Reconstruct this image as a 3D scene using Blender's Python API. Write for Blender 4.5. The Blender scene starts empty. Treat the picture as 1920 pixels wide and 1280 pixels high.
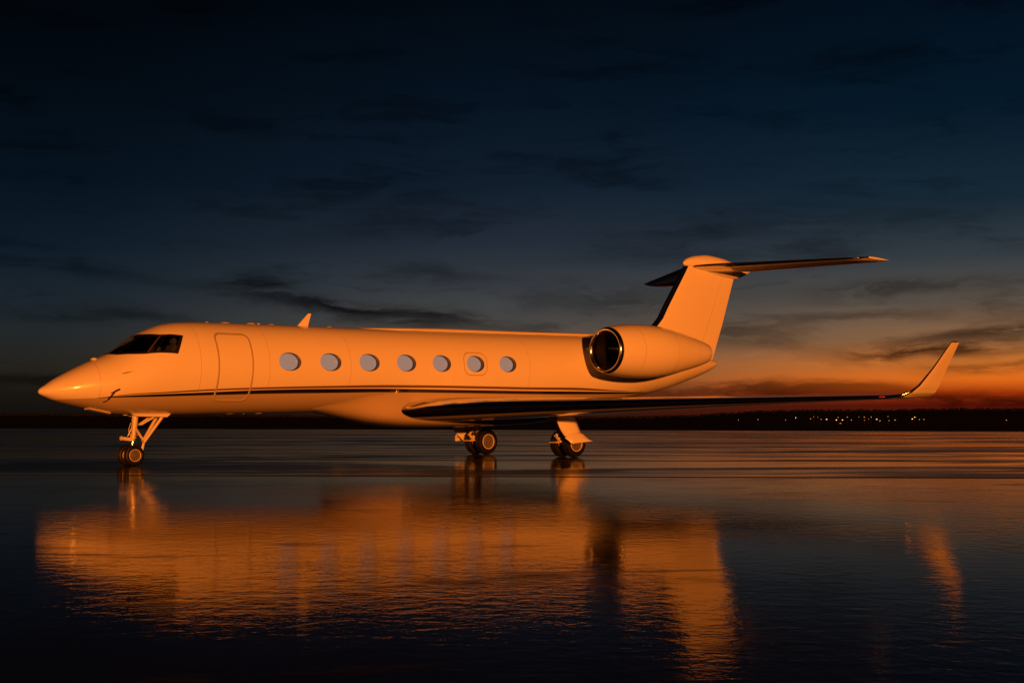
import bpy, bmesh, math, random
from math import sin, cos, radians, sqrt, pi, atan2
from mathutils import Vector

random.seed(7)
S = bpy.context.scene
C = S.collection

# ---------------------------------------------------------------- camera
CAM_H = 1.2468
cam = bpy.data.cameras.new('camera')
cam.sensor_width = 36.0
cam.lens = 36.0 * 2465.85 / 1920.0
cam.clip_start = 0.1
cam.clip_end = 20000
co = bpy.data.objects.new('camera', cam)
co.location = (0, 0, CAM_H)
co.rotation_euler = (radians(90 + 3.2914), 0, 0)
C.objects.link(co)
S.camera = co

# ---------------------------------------------------------------- sky, floodlight stand-in, exposure
S.view_settings.view_transform = 'Standard'
S.view_settings.look = 'None'
S.view_settings.exposure = 0.0
S.view_settings.gamma = 1.0
S.render.engine = 'CYCLES'
S.cycles.max_bounces = 8
S.cycles.use_denoising = True
S.cycles.caustics_reflective = False
S.cycles.caustics_refractive = False

FLOOD_AZ = 14.0      # degrees to the right of straight behind the camera
FLOOD_EL = 4.6
GLOW_AZ = 25.0     # after-glow of the sunset, degrees right of the view


def lin(c):
    return tuple((v / 255 / 12.92 if v / 255 <= .04045 else ((v / 255 + .055) / 1.055) ** 2.4) for v in c)


class NT:
    """small helper for node maths"""
    def __init__(self, tree):
        self.t = tree

    def node(self, typ, **kw):
        n = self.t.nodes.new(typ)
        for k, v in kw.items():
            setattr(n, k, v)
        return n

    def link(self, a, b):
        self.t.links.new(a, b)

    def put(self, sock, v):
        if hasattr(v, 'is_output'):
            self.link(v, sock)
        else:
            sock.default_value = v

    def m(self, op, a, b=0.0, c=0.0, clamp=False):
        n = self.node('ShaderNodeMath', operation=op)
        n.use_clamp = clamp
        for s, v in zip(n.inputs, (a, b, c)):
            self.put(s, v)
        return n.outputs[0]

    def smooth(self, v, a, b, o0=0.0, o1=1.0):
        n = self.node('ShaderNodeMapRange', interpolation_type='SMOOTHSTEP')
        for s, x in zip(n.inputs, (v, a, b, o0, o1)):
            self.put(s, x)
        return n.outputs[0]

    def mix(self, f, a, b, mode='MIX'):
        n = self.node('ShaderNodeMix', data_type='RGBA', blend_type=mode)
        self.put(n.inputs[0], f)
        self.put(n.inputs[6], a)
        self.put(n.inputs[7], b)
        return n.outputs[2]

    def ramp(self, v, stops):
        n = self.node('ShaderNodeValToRGB')
        el = n.color_ramp.elements
        while len(el) < len(stops):
            el.new(0.5)
        for e, (p, c) in zip(el, stops):
            e.position = p
            e.color = (*c, 1)
        self.put(n.inputs[0], v)
        return n.outputs[0]

    def noise(self, vec, scale, detail=4.0, rough=.5, dist=0.0, out=0):
        n = self.node('ShaderNodeTexNoise')
        n.inputs['Scale'].default_value = scale
        n.inputs['Detail'].default_value = detail
        n.inputs['Roughness'].default_value = rough
        n.inputs['Distortion'].default_value = dist
        if vec is not None:
            self.link(vec, n.inputs['Vector'])
        return n.outputs[out]

    def xyz(self, x, y, z=0.0):
        n = self.node('ShaderNodeCombineXYZ')
        for s, v in zip(n.inputs, (x, y, z)):
            self.put(s, v)
        return n.outputs[0]


def build_world():
    w = bpy.data.worlds.new('World')
    S.world = w
    w.use_nodes = True
    t = w.node_tree
    t.nodes.clear()
    N = NT(t)
    tc = N.node('ShaderNodeTexCoord')
    sep = N.node('ShaderNodeSeparateXYZ')
    N.link(tc.outputs['Generated'], sep.inputs[0])
    x, y, z = sep.outputs
    el0 = N.m('MULTIPLY', N.m('ARCSINE', z), 180 / pi)
    az0 = N.m('MULTIPLY', N.m('ARCTAN2', x, y), 180 / pi)
    # colour of the clear twilight sky by height, near, beside and far from the after-glow
    el = N.m('MAXIMUM', el0, 0.0)
    c = N.m('SQRT', N.m('DIVIDE', el, 90.0), clamp=True)

    def st(rows):
        return [(sqrt(e / 90.0), lin(k)) for e, k in rows]
    glow = N.ramp(c, st([(0, (66, 14, 6)), (.5, (88, 20, 8)), (1.0, (165, 54, 12)), (1.6, (226, 108, 26)), (2.3, (206, 116, 46)),
                         (3.3, (142, 102, 68)), (4.8, (90, 80, 70)), (6.6, (52, 60, 66)), (9, (22, 40, 54)), (13, (4, 24, 40)),
                         (18, (2, 13, 26)), (40, (1, 5, 11)), (90, (1, 4, 9))]))
    side = N.ramp(c, st([(0, (36, 12, 7)), (.8, (62, 30, 16)), (1.7, (104, 76, 48)), (2.8, (98, 82, 66)), (4.2, (76, 74, 72)), (5.6, (58, 62, 67)),
                         (7.5, (36, 45, 57)), (10, (17, 30, 45)), (14, (5, 18, 32)), (18, (2, 9, 17)), (40, (1, 4, 9)), (90, (1, 3, 8))]))
    far = N.ramp(c, st([(0, (9, 8, 8)), (.9, (24, 20, 16)), (2.2, (36, 34, 29)), (3.6, (33, 39, 42)), (5.2, (24, 35, 44)), (7, (14, 28, 40)), (10, (5, 18, 30)),
                        (14, (2, 9, 17)), (18, (1, 4, 8)), (40, (1, 3, 6)), (90, (1, 2, 5))]))
    d = N.m('ABSOLUTE', N.m('SUBTRACT', az0, GLOW_AZ))
    d = N.m('MINIMUM', d, N.m('SUBTRACT', 360.0, d))
    col = N.mix(N.smooth(d, 4, 26), glow, side)
    col = N.mix(N.smooth(d, 22, 46), col, far)
    # a little of the physical twilight sky, sun just below the horizon under the glow
    sky = N.node('ShaderNodeTexSky', sky_type='NISHITA')
    sky.sun_disc = False
    sky.sun_elevation = radians(-4)
    sky.sun_rotation = radians(GLOW_AZ)
    col = N.mix(0.004, col, sky.outputs[0], 'ADD')
    # clouds: streaks laid along the horizon
    wv = N.xyz(N.m('MULTIPLY', az0, .11), N.m('MULTIPLY', el0, .38), 3.1)
    nz = N.node('ShaderNodeSeparateColor')
    N.link(N.noise(wv, 1.6, 6, .6, 0.4, 1), nz.inputs[0])
    waz = N.m('ADD', az0, N.m('MULTIPLY', N.m('SUBTRACT', nz.outputs[0], .5), 7.0))
    wel = N.m('ADD', el0, N.m('MULTIPLY', N.m('SUBTRACT', nz.outputs[1], .5), 1.5))
    mask = None
    blobs = [  # azimuth, elevation, half length, half height, tilt (up to the right), density
        (-7.6, 4.75, 5.2, .42, -.11, 1.0), (-10.8, 5.75, 1.8, .3, -.03, .9), (-4.4, 4.15, 2.6, .3, -.06, .8), (-3.0, 6.3, 2.4, .5, -.12, .45), (-16.0, 4.25, 1.8, .3, -.1, .6),
        (-19.6, 6.0, 4.5, .28, -.09, .5), (-20.0, 1.5, 4.0, .3, 0, .6), (4.6, 5.0, 4.5, .9, .02, .45), (9.6, 3.4, 3.2, .7, -.02, .55), (17.6, 2.75, 4.2, .42, .10, 1.0),
        (20.0, 3.5, 5.0, .30, .08, .85), (20.5, 2.1, 3.0, .24, .05, .75), (16.5, 5.4, 4.5, .36, .04, .6), (14.6, 4.2, 3.5, .3, .05, .5), (11.0, 1.15, 6.5, .26, 0, .8),
        (20.0, .78, 6.0, .30, -.02, .85), (11, 8.2, 8.0, .6, .06, .35), (-5, 8.8, 3.0, .8, .2, .35), (8.0, 6.9, 6.0, .35, .03, .4), (28, 2.6, 4, .4, .05, .7), (36, 4.4, 6, .5, 0, .6), (-32, 4.6, 6, .5, 0, .6)]
    for a, e, ra, re, ti, den in blobs:
        da = N.m('SUBTRACT', waz, a)
        de = N.m('SUBTRACT', N.m('SUBTRACT', wel, e), N.m('MULTIPLY', da, ti))
        q = N.m('ADD', N.m('POWER', N.m('ABSOLUTE', N.m('DIVIDE', da, ra)), 2.0), N.m('POWER', N.m('ABSOLUTE', N.m('DIVIDE', de, re)), 2.0))
        v = N.m('MULTIPLY', N.m('EXPONENT', N.m('MULTIPLY', q, -1.1)), den)
        mask = v if mask is None else N.m('ADD', mask, N.m('MULTIPLY', v, N.m('SUBTRACT', 1.0, mask)))
    tex = N.noise(N.xyz(N.m('MULTIPLY', waz, .35), N.m('MULTIPLY', wel, 2.2), 8.0), 1.0, 5, .6)
    mask = N.m('MULTIPLY', mask, N.smooth(tex, .30, .52, .22, 1.0))
    thin = N.noise(N.xyz(N.m('MULTIPLY', waz, .16), N.m('MULTIPLY', wel, .85), 1.7), 1.0, 6, .6)
    thin = N.m('MULTIPLY', N.smooth(thin, .48, .72), N.smooth(el0, 2.0, 5.0, .35, .5))
    mask = N.m('ADD', mask, N.m('MULTIPLY', thin, N.m('SUBTRACT', 1.0, mask)))
    dark = N.mix(1.0, col, (.15, .13, .14, 1), 'MULTIPLY')
    col = N.mix(N.m('MINIMUM', mask, 1.0), col, dark)
    bg = N.node('ShaderNodeBackground')
    N.link(col, bg.inputs[0])
    bg.inputs[1].default_value = 1.0
    out = N.node('ShaderNodeOutputWorld')
    N.link(bg.outputs[0], out.inputs[0])


build_world()

sun = bpy.data.lights.new('sun', 'SUN')  # stands in for unseen warm apron floodlights; the real sun has set
sun.energy = 4.6
sun.angle = radians(1.2)
sun.color = (1.0, .222, .020)
so = bpy.data.objects.new('sun', sun)
sd = Vector((sin(radians(FLOOD_AZ)) * cos(radians(FLOOD_EL)), -cos(radians(FLOOD_AZ)) * cos(radians(FLOOD_EL)), sin(radians(FLOOD_EL))))
so.rotation_euler = sd.to_track_quat('Z', 'Y').to_euler()
C.objects.link(so)


# ---------------------------------------------------------------- materials
def mat(name, base, rough=.5, metal=0.0, coat=0.0, coat_rough=.05, var=0.0, vscale=1.5, bump=0.0, bscale=40.0, emit=None, estr=0.0, rvar=0.0, spec=.5):
    m = bpy.data.materials.new(name)
    m.use_nodes = True
    t = m.node_tree
    b = t.nodes['Principled BSDF']
    N = NT(t)
    b.inputs['Roughness'].default_value = rough
    b.inputs['Metallic'].default_value = metal
    b.inputs['Coat Weight'].default_value = coat
    b.inputs['Coat Roughness'].default_value = coat_rough
    b.inputs['Specular IOR Level'].default_value = spec
    tc = N.node('ShaderNodeTexCoord')
    if var:
        n = N.noise(tc.outputs['Object'], vscale, 5, .6)
        lo = tuple(v * (1 - var) for v in base)
        hi = tuple(min(1, v * (1 + var)) for v in base)
        N.link(N.mix(n, (*lo, 1), (*hi, 1)), b.inputs['Base Color'])
    else:
        b.inputs['Base Color'].default_value = (*base, 1)
    if rvar:
        n = N.noise(tc.outputs['Object'], vscale * 2.3, 5, .6)
        N.link(N.m('ADD', rough - rvar, N.m('MULTIPLY', n, 2 * rvar), clamp=True), b.inputs['Roughness'])
    if bump:
        bn = N.node('ShaderNodeBump')
        bn.inputs['Strength'].default_value = 1.0
        bn.inputs['Distance'].default_value = bump
        N.link(N.noise(tc.outputs['Object'], bscale, 4, .6), bn.inputs['Height'])
        N.link(bn.outputs[0], b.inputs['Normal'])
    if emit:
        b.inputs['Emission Color'].default_value = (*emit, 1)
        b.inputs['Emission Strength'].default_value = estr
    return m


M = dict(
    paint=mat('aircraft_white_paint', (.78, .76, .74), .36, 0, .9, .07, .03, .8, .0004, 3.0),
    seam=mat('door_seam', (.42, .38, .36), .5),
    black=mat('black_stripe_paint', (.012, .012, .014), .25, 0, .6, .05),
    gold=mat('bronze_stripe_paint', (.15, .085, .05), .35, 0, .4, .08),
    metal=mat('polished_metal', (.74, .74, .75), .14, 1.0, 0, .05, .03, 3, .0006, 5.0, rvar=.03),
    dull=mat('bare_metal', (.45, .44, .43), .35, 1.0, 0, .1, .15, 8),
    gear=mat('gear_white_paint', (.66, .64, .61), .38, 0, .3, .1, .12, 9),
    chrome=mat('chrome_piston', (.8, .8, .8), .08, 1.0),
    rubber=mat('tyre_rubber', (.0055, .0055, .0055), .5, 0, 0, .1, .2, 12, .0015, 60, spec=.3),
    rim=mat('wheel_rim', (.15, .14, .135), .4, .3, 0, .1, .15, 14),
    dark=mat('dark_cavity', (.012, .012, .013), .6),
    fan=mat('titanium_fan', (.22, .21, .20), .35, 1.0),
    shade=mat('glowing_pane_with_shade', (.14, .15, .17), .35, 0, .8, .04, .04, 3, emit=(.66, .57, .50), estr=.27),  # blind glows by itself, standing in for cabin light on it
    glassdark=mat('cockpit_trim', (.010, .010, .012), .4),
    reveal=mat('shaded_window_reveal', (.05, .045, .042), .45, 0, .2, .1),  # dark base colour paints in the shade of the deep window recess
    probe=mat('heat_stained_probe', (.05, .04, .035), .4, .6),
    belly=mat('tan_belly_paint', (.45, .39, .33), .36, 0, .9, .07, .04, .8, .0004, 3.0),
    seat=mat('cockpit_seat', (.10, .10, .11), .7),
    red=mat('red_lens', (.5, .02, .01), .12, 0, .8, .03, emit=(1, .06, .02), estr=.10),
    lens=mat('clear_lens', (.75, .75, .75), .08, .2, .8, .03),
)


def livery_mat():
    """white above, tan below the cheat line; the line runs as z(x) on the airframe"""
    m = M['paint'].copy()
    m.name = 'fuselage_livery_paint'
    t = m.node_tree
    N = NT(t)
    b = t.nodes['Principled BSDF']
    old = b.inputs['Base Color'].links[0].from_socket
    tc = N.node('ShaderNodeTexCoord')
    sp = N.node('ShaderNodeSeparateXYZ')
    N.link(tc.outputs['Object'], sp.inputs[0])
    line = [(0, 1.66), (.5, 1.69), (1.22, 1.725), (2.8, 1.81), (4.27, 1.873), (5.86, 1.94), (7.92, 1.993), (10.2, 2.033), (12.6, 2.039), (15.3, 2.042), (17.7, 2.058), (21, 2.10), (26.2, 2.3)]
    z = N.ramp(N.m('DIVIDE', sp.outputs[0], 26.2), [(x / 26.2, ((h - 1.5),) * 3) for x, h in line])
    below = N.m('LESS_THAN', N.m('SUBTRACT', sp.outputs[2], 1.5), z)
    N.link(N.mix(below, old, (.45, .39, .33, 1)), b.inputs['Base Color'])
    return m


M['livery'] = livery_mat()


def glass_mat():
    m = bpy.data.materials.new('cockpit_glass')
    m.use_nodes = True
    t = m.node_tree
    t.nodes.clear()
    N = NT(t)
    tr = N.node('ShaderNodeBsdfTransparent')
    tr.inputs[0].default_value = (.55, .62, .62, 1)
    gl = N.node('ShaderNodeBsdfGlossy')
    gl.inputs['Roughness'].default_value = .03
    fr = N.node('ShaderNodeFresnel')
    fr.inputs[0].default_value = 1.5
    mx = N.node('ShaderNodeMixShader')
    N.link(fr.outputs[0], mx.inputs[0])
    N.link(tr.outputs[0], mx.inputs[1])
    N.link(gl.outputs[0], mx.inputs[2])
    o = N.node('ShaderNodeOutputMaterial')
    N.link(mx.outputs[0], o.inputs[0])
    return m


M['glass'] = glass_mat()


def wet_mat(name, flooded):
    m = bpy.data.materials.new(name)
    m.use_nodes = True
    t = m.node_tree
    b = t.nodes['Principled BSDF']
    N = NT(t)
    tc = N.node('ShaderNodeTexCoord')
    mp = N.node('ShaderNodeMapping')
    mp.inputs['Rotation'].default_value = (0, 0, radians(-4))
    N.link(tc.outputs['Object'], mp.inputs[0])
    v = mp.outputs[0]
    n1 = N.noise(v, .9, 6, .6)
    N.link(N.mix(n1, (.008, .008, .009, 1), (.022, .021, .020, 1)), b.inputs['Base Color'])
    b.inputs['IOR'].default_value = 1.085 if flooded else 1.2
    big = N.noise(v, .11, 5, .6, .6)
    if flooded:
        mp3 = N.node('ShaderNodeMapping')
        mp3.inputs['Scale'].default_value = (.30, 1.0, 1.0)
        mp3.inputs['Rotation'].default_value = (0, 0, radians(9))
        N.link(v, mp3.inputs[0])
        dry = N.smooth(N.noise(mp3.outputs[0], .95, 7, .66, 1.0), .54, .68)      # islands where the film of water is broken
        grain = N.noise(v, 85.0, 2, .6)
        N.link(N.m('ADD', N.smooth(big, .35, .7, .03, .08), N.m('MULTIPLY', dry, .07)), b.inputs['Roughness'])
        N.link(N.m('SUBTRACT', .5, N.m('MULTIPLY', dry, .42)), b.inputs['Specular IOR Level'])
        rip = N.m('ADD', N.noise(v, 5.0, 4, .55, .3), N.m('MULTIPLY', N.noise(v, 21.0, 2, .5), .15))
        rip = N.m('ADD', rip, N.m('MULTIPLY', N.m('MULTIPLY', grain, dry), .12))
        area = N.smooth(N.noise(v, .16, 3, .5), .38, .62, .30, 1.0)
        hgt = N.m('MULTIPLY', rip, area)
        dist = .0048
    else:
        mp2 = N.node('ShaderNodeMapping')
        mp2.inputs['Scale'].default_value = (.30, 1.0, 1.0)
        mp2.inputs['Rotation'].default_value = (0, 0, radians(14))
        N.link(v, mp2.inputs[0])
        pat = N.noise(mp2.outputs[0], .20, 7, .62, 1.2)
        N.link(N.smooth(pat, .40, .60, .04, .22), b.inputs['Roughness'])
        N.link(N.smooth(pat, .37, .55, .5, .02), b.inputs['Specular IOR Level'])
        hgt = N.m('ADD', N.noise(v, 1.2, 4, .55), N.m('MULTIPLY', N.noise(v, 14.0, 3, .6), .15))
        dist = .006
    bn = N.node('ShaderNodeBump')
    bn.inputs['Strength'].default_value = 1.0
    bn.inputs['Distance'].default_value = dist
    N.link(hgt, bn.inputs['Height'])
    N.link(bn.outputs[0], b.inputs['Normal'])
    return m


M['flood'] = wet_mat('flooded_concrete', True)
M['damp'] = wet_mat('wet_concrete', False)
M['sealant'] = mat('joint_sealant', (.012, .012, .012), .7, 0, 0, .1, .2, 3, spec=.2)
M['field'] = mat('dark_grass_field', (.022, .024, .014), .95, 0, 0, .1, .3, .05, spec=.0)
M['woods'] = mat('dark_conifer_foliage', (.012, .014, .010), .95, 0, 0, .1, .3, .2, spec=.0)
M['pole'] = mat('lamp_pole', (.015, .015, .015), .8)
for i, (cc, s_) in enumerate([((1, .48, .13), .7), ((1, .62, .22), 2.4), ((1, .34, .06), .4), ((.9, .85, .62), .35)]):
    M['lamp%d' % i] = mat(['warm_lamp', 'bright_warm_lamp', 'amber_lamp', 'pale_lamp'][i], (.8, .7, .5), .4, emit=cc, estr=s_)


# ---------------------------------------------------------------- mesh helpers
def mesh_obj(name, verts, faces, material, parent=None, smooth=True, merge=False):
    me = bpy.data.meshes.new(name)
    me.from_pydata([tuple(v) for v in verts], [], faces)
    if merge:
        bm = bmesh.new()
        bm.from_mesh(me)
        bmesh.ops.remove_doubles(bm, verts=bm.verts, dist=1e-4)
        bmesh.ops.recalc_face_normals(bm, faces=bm.faces)
        bm.to_mesh(me)
        bm.free()
    me.materials.append(material)
    if smooth:
        me.polygons.foreach_set('use_smooth', [True] * len(me.polygons))
    me.update()
    o = bpy.data.objects.new(name, me)
    C.objects.link(o)
    o.parent = parent
    return o


class MB:
    """collects shapes of one part"""
    def __init__(self):
        self.v, self.f = [], []

    def add(self, verts, faces):
        k = len(self.v)
        self.v += [tuple(p) for p in verts]
        self.f += [tuple(i + k for i in f) for f in faces]
        return self

    def tube(self, a, b, ra, rb=None, n=14, caps=True):
        rb = ra if rb is None else rb
        a, b = Vector(a), Vector(b)
        d = (b - a).normalized()
        u = d.orthogonal().normalized()
        w = d.cross(u)
        vs = []
        for p, r in ((a, ra), (b, rb)):
            for i in range(n):
                q = 2 * pi * i / n
                vs.append(p + u * r * cos(q) + w * r * sin(q))
        fs = [(i, (i + 1) % n, n + (i + 1) % n, n + i) for i in range(n)]
        if caps:
            fs += [tuple(range(n))[::-1], tuple(range(n, 2 * n))]
        return self.add(vs, fs)

    def path(self, pts, r, n=8):
        for a, b in zip(pts, pts[1:]):
            self.tube(a, b, r, r, n)
        return self

    def box(self, c, s, rz=0.0, ry=0.0):
        vs = []
        for sx in (-1, 1):
            for sy in (-1, 1):
                for sz in (-1, 1):
                    x, y, z = sx * s[0] / 2, sy * s[1] / 2, sz * s[2] / 2
                    x, z = x * cos(ry) + z * sin(ry), -x * sin(ry) + z * cos(ry)
                    x, y = x * cos(rz) - y * sin(rz), x * sin(rz) + y * cos(rz)
                    vs.append((c[0] + x, c[1] + y, c[2] + z))
        return self.add(vs, [(0, 1, 3, 2), (4, 6, 7, 5), (0, 4, 5, 1), (2, 3, 7, 6), (0, 2, 6, 4), (1, 5, 7, 3)])

    def lathe(self, o, axis, prof, n=40, close=False):
        """prof: (distance along axis, radius)"""
        o, d = Vector(o), Vector(axis).normalized()
        u = (Vector((0, 0, 1)) - d * d.z).normalized() if abs(d.z) < .95 else (Vector((1, 0, 0)) - d * d.x).normalized()
        w = d.cross(u)
        vs, fs = [], []
        for a, r in prof:
            for i in range(n):
                q = 2 * pi * i / n
                vs.append(o + d * a + u * r * cos(q) + w * r * sin(q))
        m = len(prof)
        for j in range(m - 1 if not close else m):
            for i in range(n):
                fs.append((j * n + i, j * n + (i + 1) % n, ((j + 1) % m) * n + (i + 1) % n, ((j + 1) % m) * n + i))
        return self.add(vs, fs)

    def plate(self, pts, thick):
        """a flat or slightly bent outline given real thickness (vector)"""
        n = len(pts)
        t = Vector(thick)
        vs = [Vector(p) for p in pts] + [Vector(p) + t for p in pts]
        return self.add(vs, [tuple(range(n)), tuple(range(2 * n - 1, n - 1, -1))] + [(i, n + i, n + (i + 1) % n, (i + 1) % n) for i in range(n)])

    def build(self, name, material, parent=None, smooth=False, bevel=0.0):
        o = mesh_obj(name, self.v, self.f, material, parent, smooth)
        if smooth or bevel:
            me = o.data
            bm = bmesh.new()
            bm.from_mesh(me)
            if bevel:
                bmesh.ops.recalc_face_normals(bm, faces=bm.faces)
                bmesh.ops.bevel(bm, geom=[e for e in bm.edges if len(e.link_faces) == 2 and e.calc_face_angle(0) > .6], offset=bevel, segments=2, affect='EDGES')
            for e in bm.edges:
                if len(e.link_faces) == 2 and e.calc_face_angle(0) > radians(38):
                    e.smooth = False
            for f in bm.faces:
                f.smooth = True
            bm.to_mesh(me)
            bm.free()
        return o


def pchip(tab):
    x = [a for a, b in tab]
    y = [b for a, b in tab]
    h = [x[i + 1] - x[i] for i in range(len(x) - 1)]
    d = [(y[i + 1] - y[i]) / h[i] for i in range(len(h))]
    m = [d[0]] + [0.0] * (len(x) - 2) + [d[-1]]
    for i in range(1, len(x) - 1):
        if d[i - 1] * d[i] > 0:
            w1, w2 = 2 * h[i] + h[i - 1], h[i] + 2 * h[i - 1]
            m[i] = (w1 + w2) / (w1 / d[i - 1] + w2 / d[i])

    def f(q):
        q = min(max(q, x[0]), x[-1])
        i = 0
        while i < len(h) - 1 and q > x[i + 1]:
            i += 1
        t = (q - x[i]) / h[i]
        return y[i] * (1 + 2 * t) * (1 - t) ** 2 + h[i] * m[i] * t * (1 - t) ** 2 + y[i + 1] * t * t * (3 - 2 * t) + h[i] * m[i + 1] * t * t * (t - 1)
    return f


# ---------------------------------------------------------------- the setting
def structure(o, label=None):
    o['kind'] = 'structure'
    if label:
        o['label'] = label
    return o


def ridge(az):
    """height of the wooded skyline by azimuth (degrees right of the view)"""
    base = pchip([(-180, 9), (-60, 9), (-30, 8.5), (-20, 7), (-10, 4.5), (-2, 2.2), (3, 1.8), (5, 2.6), (8, 5.5), (10, 10.5), (13, 13.6), (16, 13.2), (18, 15.4), (22, 14.8), (40, 13), (70, 10), (180, 9)])(az)
    return base + .35 * sin(az * 3.1) + .25 * sin(az * 7.7 + 1)


def build_ground():
    rings = [0, 40, 90, 150, 175, 220, 300, 420, 560, 720, 900, 1100, 1300, 1500, 1700, 1900, 2050, 2200, 2350, 2600, 3200, 4500, 7000]
    na = 240
    vs, fs = [], []
    for r in rings:
        for i in range(na):
            az = -180 + 360 * i / na
            k = radians(az)
            if r <= 175:
                zz = -.06
            elif r <= 900:
                t = (r - 175) / 725
                zz = -.06 - 5.4 * t * t * (3 - 2 * t)
            elif r <= 2200:
                t = (r - 900) / 1300
                zz = -5.46 + (ridge(az) - 3.0 + 5.46) * t * t * (3 - 2 * t)
            else:
                t = min(1, (r - 2200) / 1000)
                zz = (ridge(az) - 3.0) * (1 - t) - 8 * t
            vs.append((r * sin(k), r * cos(k), zz))
    for j in range(len(rings) - 1):
        for i in range(na):
            a, b = j * na + i, j * na + (i + 1) % na
            fs.append((a, a + na, b + na, b))
    structure(mesh_obj('ground', vs, fs, M['field'], None, True, True), 'dark grass field and rising hillside behind the apron')
    # woods along the crest
    rnd = random.Random(3)
    mb = MB()
    for i in range(2600):
        az = rnd.uniform(-34, 36)
        r = rnd.uniform(1900, 2230)
        t = (r - 900) / 1300
        t = min(t, 1)
        zz = -5.46 + (ridge(az) - 3.0 + 5.46) * t * t * (3 - 2 * t)
        px, py = r * sin(radians(az)), r * cos(radians(az))
        hh = rnd.uniform(1.8, 4.2)
        w = rnd.uniform(1.6, 4.5)
        n = 6
        lv = [(0, .5), (.35, 1.0), (.7, .7), (1.0, .05)]
        vv, ff = [], []
        for a, s in lv:
            for q in range(n):
                k = 2 * pi * q / n
                rr = w * s * rnd.uniform(.7, 1.2)
                vv.append((px + rr * cos(k), py + rr * sin(k), zz - .4 + hh * (a + rnd.uniform(-.06, .06))))
        for j in range(3):
            for q in range(n):
                ff.append((j * n + q, j * n + (q + 1) % n, (j + 1) * n + (q + 1) % n, (j + 1) * n + q))
        mb.add(vv, ff)
    o = mb.build('far_woods', M['woods'])
    o['kind'] = 'stuff'
    o['label'] = 'black wooded skyline along the far hillside'
    o['category'] = 'woods'


def build_apron():
    slope = -.07
    far = lambda X: 132 - .33 * (X + 10)     # far edge of the concrete, nearer on the right
    # bed of dark joint sealant that shows in the gaps
    xs = [-140 + 10 * i for i in range(27)]
    vs, fs = [], []
    for X in xs:
        vs += [(X, -70, -.016), (X, max(60, min(190, far(X))), -.016)]
    for i in range(len(xs) - 1):
        fs.append((2 * i, 2 * i + 2, 2 * i + 3, 2 * i + 1))
    apron = structure(mesh_obj('apron', vs, fs, M['sealant'], None, False), 'wide wet concrete apron under the jet')
    # lanes of concrete between the joints: centre depth of each joint and its width
    joints = [(-69, .1), (-30, .1), (27.8, .45), (32.7, .12), (38.2, .75), (43.3, .3), (48.6, .8), (57.0, .5), (66.8, 1.4), (78, .8), (93.0, 2.2), (112, 1.6)]
    for k in range(len(joints)):
        d0, g0 = joints[k]
        last = k == len(joints) - 1
        cols = [X for X in xs]
        top, idx = [], []
        vs, fs = [], []
        hz = random.Random(k).uniform(-.002, .002)
        for X in cols:
            a = d0 + slope * X + g0 / 2
            lim = max(60, min(190, far(X))) - .02
            b = lim if last else joints[k + 1][0] + slope * X - joints[k + 1][1] / 2
            b = min(b, lim)
            a = min(a, b - .001)
            vs += [(X, a, hz), (X, b, hz), (X, a, -.02), (X, b, -.02)]
        for i in range(len(cols) - 1):
            p, q = 4 * i, 4 * i + 4
            fs += [(p, q, q + 1, p + 1), (p + 2, q + 2, q, p), (p + 1, q + 1, q + 3, p + 3)]
        mesh_obj('concrete_lane', vs, fs, M['flood'] if d0 < 27 else M['damp'], apron, False)


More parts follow.
